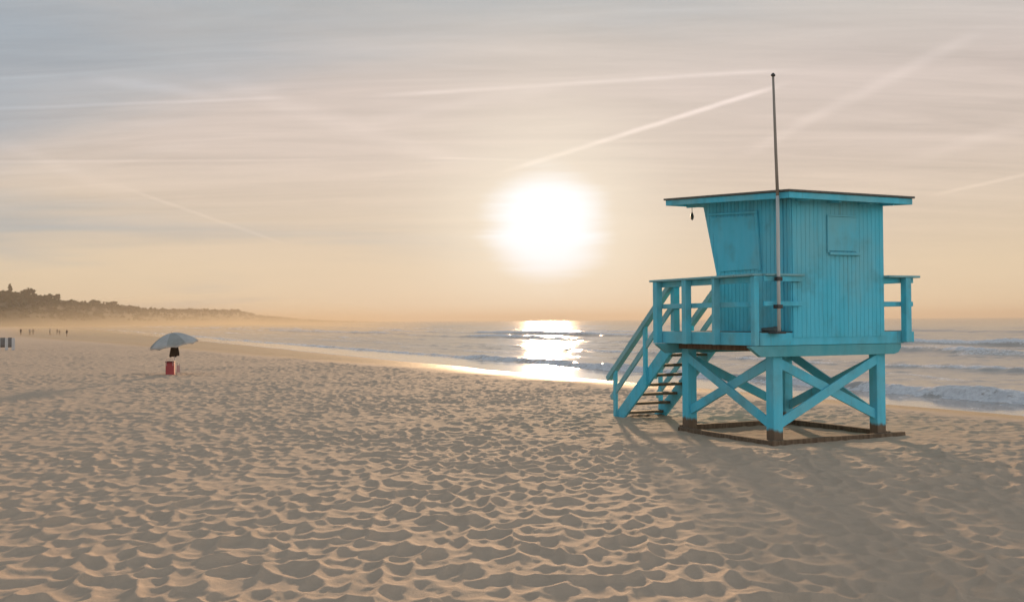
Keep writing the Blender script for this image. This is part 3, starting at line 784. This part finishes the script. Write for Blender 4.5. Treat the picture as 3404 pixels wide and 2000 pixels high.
link('valance', grid_mesh('valance', np.array([tuple(p) for p in V]), 4, na, True), M_RIM, um)
for k in range(NS):
    a = 2 * math.pi * k / NS
    MB().tube([cpt(r, a + 0.001, -0.014) for r in (0.05, 0.35, 0.7, 1.0)] + [cpt(1.10, a + 0.001, 0.03)], 0.006, 6).build('rib', M_STEEL, um)
MB().tube([tilt @ Vector((0, 0, HU - .01)), tilt @ Vector((0, 0, HU + 0.05))], [0.02, 0.012], 8).build('finial', M_DARKMETAL, um)
# dark jacket hung on the pole
jk = MB(); levels = [(1.235, .05, .05), (1.17, .12, .075), (1.08, .135, .085), (0.95, .150, .09), (0.82, .172, .10), (0.72, .185, .105), (0.665, .165, .10)]
vs = []; fs = []; sg = 22
for i, (zz, rx, ry) in enumerate(levels):
    for k in range(sg):
        a = 2 * math.pi * k / sg; fold = 1 + 0.10 * math.sin(5 * a + i * .5) * i / 6
        dz_ = 0.05 * (math.cos(a) > 0.25) * (i == 6) + (0.03 * math.sin(3 * a) if i > 4 else 0)
        vs.append((0.02 + rx * fold * math.cos(a), -0.005 + ry * fold * math.sin(a), zz + dz_))
for i in range(len(levels) - 1):
    for k in range(sg): fs.append((i * sg + k, i * sg + (k + 1) % sg, (i + 1) * sg + (k + 1) % sg, (i + 1) * sg + k))
fs.append(tuple(range(sg))); fs.append(tuple((len(levels) - 1) * sg + k for k in range(sg))[::-1])
jo = jk.add(vs, fs).build('jacket', M_CLOTH, None, smooth=True); jo.location = (UX, UY, UZ)
tag(jo, 'dark brown jacket hung on the pole just below the umbrella canopy', 'jacket')
cb = tag(empty('cool_box', (UX - 0.045, UY - 0.28, UZ - 0.02), R(8)), 'red upright cool box with darker lid standing at the umbrella foot', 'cool box')
MB().box(-0.155, 0.155, -0.13, 0.13, 0.0, 0.47).build('body', M_RED, cb, 0.022)
MB().box(-0.165, 0.165, -0.14, 0.14, 0.472, 0.525).build('lid', M_LID, cb, 0.015)
MB().tube([(-0.12, -0.155, 0.36), (-0.12, -0.155, 0.60), (0.12, -0.155, 0.62), (0.12, -0.155, 0.36)], 0.012, 8).build('handle', M_PINK, cb)
# folded chair leaning behind the cool box: its two pale tubes show right of it
fc = tag(empty('folded_chair', (UX + 0.235, UY - 0.1, UZ - 0.03), R(5)), 'folded pale tube beach chair standing upright right of the red cool box', 'chair')
MB().tube([(-0.10, 0.02, 0), (-0.085, 0, 0.30), (-0.07, -.02, 0.47)], 0.012, 8).build('frame', M_STEEL, fc)
MB().tube([(0.03, 0.02, 0), (0.02, 0, 0.28), (0.01, -.02, 0.44)], 0.012, 8).build('frame', M_STEEL, fc)
MB().box(-0.085, 0.02, -0.012, 0.0, 0.10, 0.36).build('seat', M_PINK, fc)

# ------------------------------------------------------------------ windbreak at the left edge
WX, WY, WZ = at_px(22, 1163)
wb = tag(empty('windbreak', (WX, WY, WZ), R(-6)), 'low windbreak of dark grey cloth between pale posts at the left edge of the beach', 'windbreak')
M_SCREEN = plain_material('dark_grey_cloth', (0.15, 0.14, 0.13), (0.20, 0.19, 0.18), 2.0, 0.9)
M_POST = plain_material('pale_post_wood', (0.52, 0.50, 0.47), (0.66, 0.63, 0.60), 4.0, 0.7, (6, 6, 1))
for lx in (-1.35, -0.62, 0.0, 0.53):
    MB().box(lx - 0.12, lx + 0.12, -0.03, 0.03, -0.3, 0.90).build('post', M_POST, wb, 0.008)
for a_, b_ in ((-1.26, -0.71), (-0.53, -0.09), (0.09, 0.44)):
    g = []
    for zz in (0.20, 0.45, 0.7, 0.93):
        for k in range(7): g.append((a_ + (b_ - a_) * k / 6, 0.03 * math.sin(math.pi * k / 6) - 0.006, zz))
    pm = grid_mesh('panel', np.array(g), 4, 7); po = link('panel', pm, M_SCREEN, wb)
    sm = po.modifiers.new('thick', 'SOLIDIFY'); sm.thickness = 0.01

# ------------------------------------------------------------------ people far along the beach
def body_mesh(pose):
    """one continuous figure, 1.7 m, grown with a Skin modifier"""
    st = pose.get('stride', 0.10); ar = pose.get('arm', 0.12)
    J = {'pelvis': (0, 0, .93, .135), 'waist': (0, 0, 1.08, .12), 'chest': (0, .0, 1.30, .145), 'neck': (0, .0, 1.46, .06), 'head0': (0, .01, 1.55, .085), 'head': (0, .015, 1.64, .088),
         'hipl': (-.09, 0, .90, .09), 'kneel': (-.10, st * .55, .49, .062), 'ankl': (-.10, st, .08, .042), 'toel': (-.11, st + .13, .035, .035),
         'hipr': (.09, 0, .90, .09), 'kneer': (.10, -st * .35, .49, .062), 'ankr': (.10, -st, .08, .042), 'toer': (.11, -st + .13, .035, .035),
         'shl': (-.18, 0, 1.38, .06), 'ell': (-.18 - ar, -.03, 1.10, .043), 'wrl': (-.17 - ar * 1.2, .06, .86, .032), 'hal': (-.17 - ar * 1.2, .08, .77, .030),
         'shr': (.18, 0, 1.38, .06), 'elr': (.18 + ar, -.03, 1.10, .043), 'wrr': (.17 + ar * 1.2, .06, .86, .032), 'har': (.17 + ar * 1.2, .08, .77, .030)}
    E = [('pelvis', 'waist'), ('waist', 'chest'), ('chest', 'neck'), ('neck', 'head0'), ('head0', 'head'), ('pelvis', 'hipl'), ('hipl', 'kneel'), ('kneel', 'ankl'), ('ankl', 'toel'),
         ('pelvis', 'hipr'), ('hipr', 'kneer'), ('kneer', 'ankr'), ('ankr', 'toer'), ('chest', 'shl'), ('shl', 'ell'), ('ell', 'wrl'), ('wrl', 'hal'), ('chest', 'shr'), ('shr', 'elr'), ('elr', 'wrr'), ('wrr', 'har')]
    keys = list(J)
    me = bpy.data.meshes.new('person'); me.from_pydata([J[k][:3] for k in keys], [(keys.index(a), keys.index(b)) for a, b in E], [])
    o = bpy.data.objects.new('skin', me); COL.objects.link(o)
    o.modifiers.new('skin', 'SKIN')
    sv = me.skin_vertices[0].data
    for i, k in enumerate(keys): sv[i].radius = (J[k][3],) * 2; sv[i].use_root = (k == 'pelvis')
    o.modifiers.new('sub', 'SUBSURF').levels = 1
    dg = bpy.context.evaluated_depsgraph_get()
    out = bpy.data.meshes.new_from_object(o.evaluated_get(dg))
    bpy.data.objects.remove(o); return out

def person_material(name, top, legs, skin=(0.36, 0.22, 0.15)):
    m, t = material(name)
    sx = t.node('ShaderNodeSeparateXYZ'); t.l.new(t.obj, sx.inputs[0])
    r = t.ramp(t.m('DIVIDE', sx.outputs[2], 1.75), [(0.0, skin + (1,)), (0.28, legs + (1,)), (0.55, legs + (1,)), (0.56, top + (1,)), (0.83, top + (1,)), (0.85, skin + (1,)), (0.93, (0.05, 0.035, 0.025, 1))])
    r.node.color_ramp.interpolation = 'CONSTANT'
    t.l.new(r, t.b.inputs['Base Color']); t.put(t.b.inputs['Roughness'], 0.85)
    return m
poses = [body_mesh({'stride': 0.05, 'arm': 0.05}), body_mesh({'stride': 0.24, 'arm': 0.10}), body_mesh({'stride': 0.12, 'arm': 0.16})]
mats = [person_material('dark_clothes', (0.13, 0.09, 0.06), (0.14, 0.10, 0.07)), person_material('brown_clothes', (0.36, 0.27, 0.19), (0.30, 0.23, 0.17)), person_material('grey_clothes', (0.40, 0.34, 0.28), (0.32, 0.26, 0.20))]  # clothes lightened: the fading of distant mist put into their colours
for (px, py, pi, mi, rot, sc, lab) in (
        (222, 1118, 1, 0, 160, 0.92, 'person in dark clothes walking alone, nearest and darkest of the far beach walkers'),
        (69, 1113, 0, 0, 10, 0.95, 'person in dark clothes standing at the left end of the row of far walkers'),
        (99, 1113, 0, 2, 40, 0.9, 'person in grey standing left of a close companion far along the beach'),
        (110, 1112, 2, 1, 200, 0.9, 'person in brown standing close on the right of the person in grey'),
        (166, 1113, 2, 2, 90, 1.0, 'person in grey with arms held out midway along the row of walkers'),
        (190, 1112, 1, 1, 240, 0.9, 'person in brown striding just left of the dark lone walker'),
        (198, 1113, 0, 1, 220, 0.75, 'small child in brown between the striding adult and the dark lone walker'),
        (267, 1086, 0, 1, 0, 1.0, 'person in brown standing far off at the edge of the hazy surf')):
    x, y, zz = at_px(px, py)
    me = poses[pi].copy()
    o = link('person', me, mats[mi], smooth=True)
    o.location = (x, y, zz - 0.01); o.rotation_euler = (0, 0, R(rot)); o.scale = (sc * 0.92,) * 3
    tag(o, lab, 'person', 'people far along the beach')

# ------------------------------------------------------------------ haze
hz = MB().box(-8200, 12500, -4200, 12500, -7.0, 46.0).build('haze', None)
hm = bpy.data.materials.new('haze'); hm.use_nodes = True; hm.node_tree.nodes.clear()
H = NT(hm.node_tree)
pv = H.node('ShaderNodeVolumePrincipled'); pv.inputs['Color'].default_value = (0.50, 0.47, 0.42, 1)
pv.inputs['Density'].default_value = 0.00032; pv.inputs['Anisotropy'].default_value = 0.35
ho = H.node('ShaderNodeOutputMaterial'); H.l.new(pv.outputs[0], ho.inputs['Volume'])
hz.data.materials.append(hm); tag(hz, kind='stuff')
hz['label'] = 'warm sea haze over the beach and headland'; hz['category'] = 'haze'

# sea spray hanging low over the surf further along the bay
V = []; ts = np.geomspace(120, 3000, 40); nk = 15
for i, t_ in enumerate(ts):
    tap = math.sin(math.pi * min(1.0, max(0.0, i / (len(ts) - 1)))) ** 0.5 + 0.02
    hw_, hh_ = (24 + 0.15 * t_) * tap, (9 + 0.012 * t_) * tap
    c = Vector((S0[0], S0[1], 0)) + SD * t_ + Vector((SD.y, -SD.x, 0)) * (10 + 0.05 * t_)
    for k in range(nk):
        a = 2 * math.pi * k / nk
        p = c + Vector((SD.y, -SD.x, 0)) * (hw_ * math.cos(a))
        V.append((p.x, p.y, SEA_Z + (hh_ if math.sin(a) > 0 else 0.8) * math.sin(a) * abs(math.sin(a)) ** 0.3))
mist_me = grid_mesh('sea_mist', np.array(V), len(ts), nk, True)
bm = bmesh.new(); bm.from_mesh(mist_me); bmesh.ops.holes_fill(bm, edges=[e for e in bm.edges if e.is_boundary]); bmesh.ops.recalc_face_normals(bm, faces=bm.faces); bm.to_mesh(mist_me); bm.free()
mm = bpy.data.materials.new('sea_mist'); mm.use_nodes = True; mm.node_tree.nodes.clear()
H = NT(mm.node_tree)
pv = H.node('ShaderNodeVolumePrincipled'); pv.inputs['Color'].default_value = (0.56, 0.50, 0.38, 1)
pos = H.node('ShaderNodeNewGeometry').outputs['Position']
sx = H.node('ShaderNodeSeparateXYZ'); H.l.new(pos, sx.inputs[0])
H.put(pv.inputs['Density'], H.m('MULTIPLY', H.m('POWER', 2.718, H.m('MULTIPLY', H.m('ADD', sx.outputs[2], 0.9), -1 / 4.0)), 0.0025)); pv.inputs['Anisotropy'].default_value = 0.35
ho = H.node('ShaderNodeOutputMaterial'); H.l.new(pv.outputs[0], ho.inputs['Volume'])
tag(link('sea_mist', mist_me, mm), 'pale low spray drifting over the surf at the foot of the headland', 'sea mist', kind='stuff')
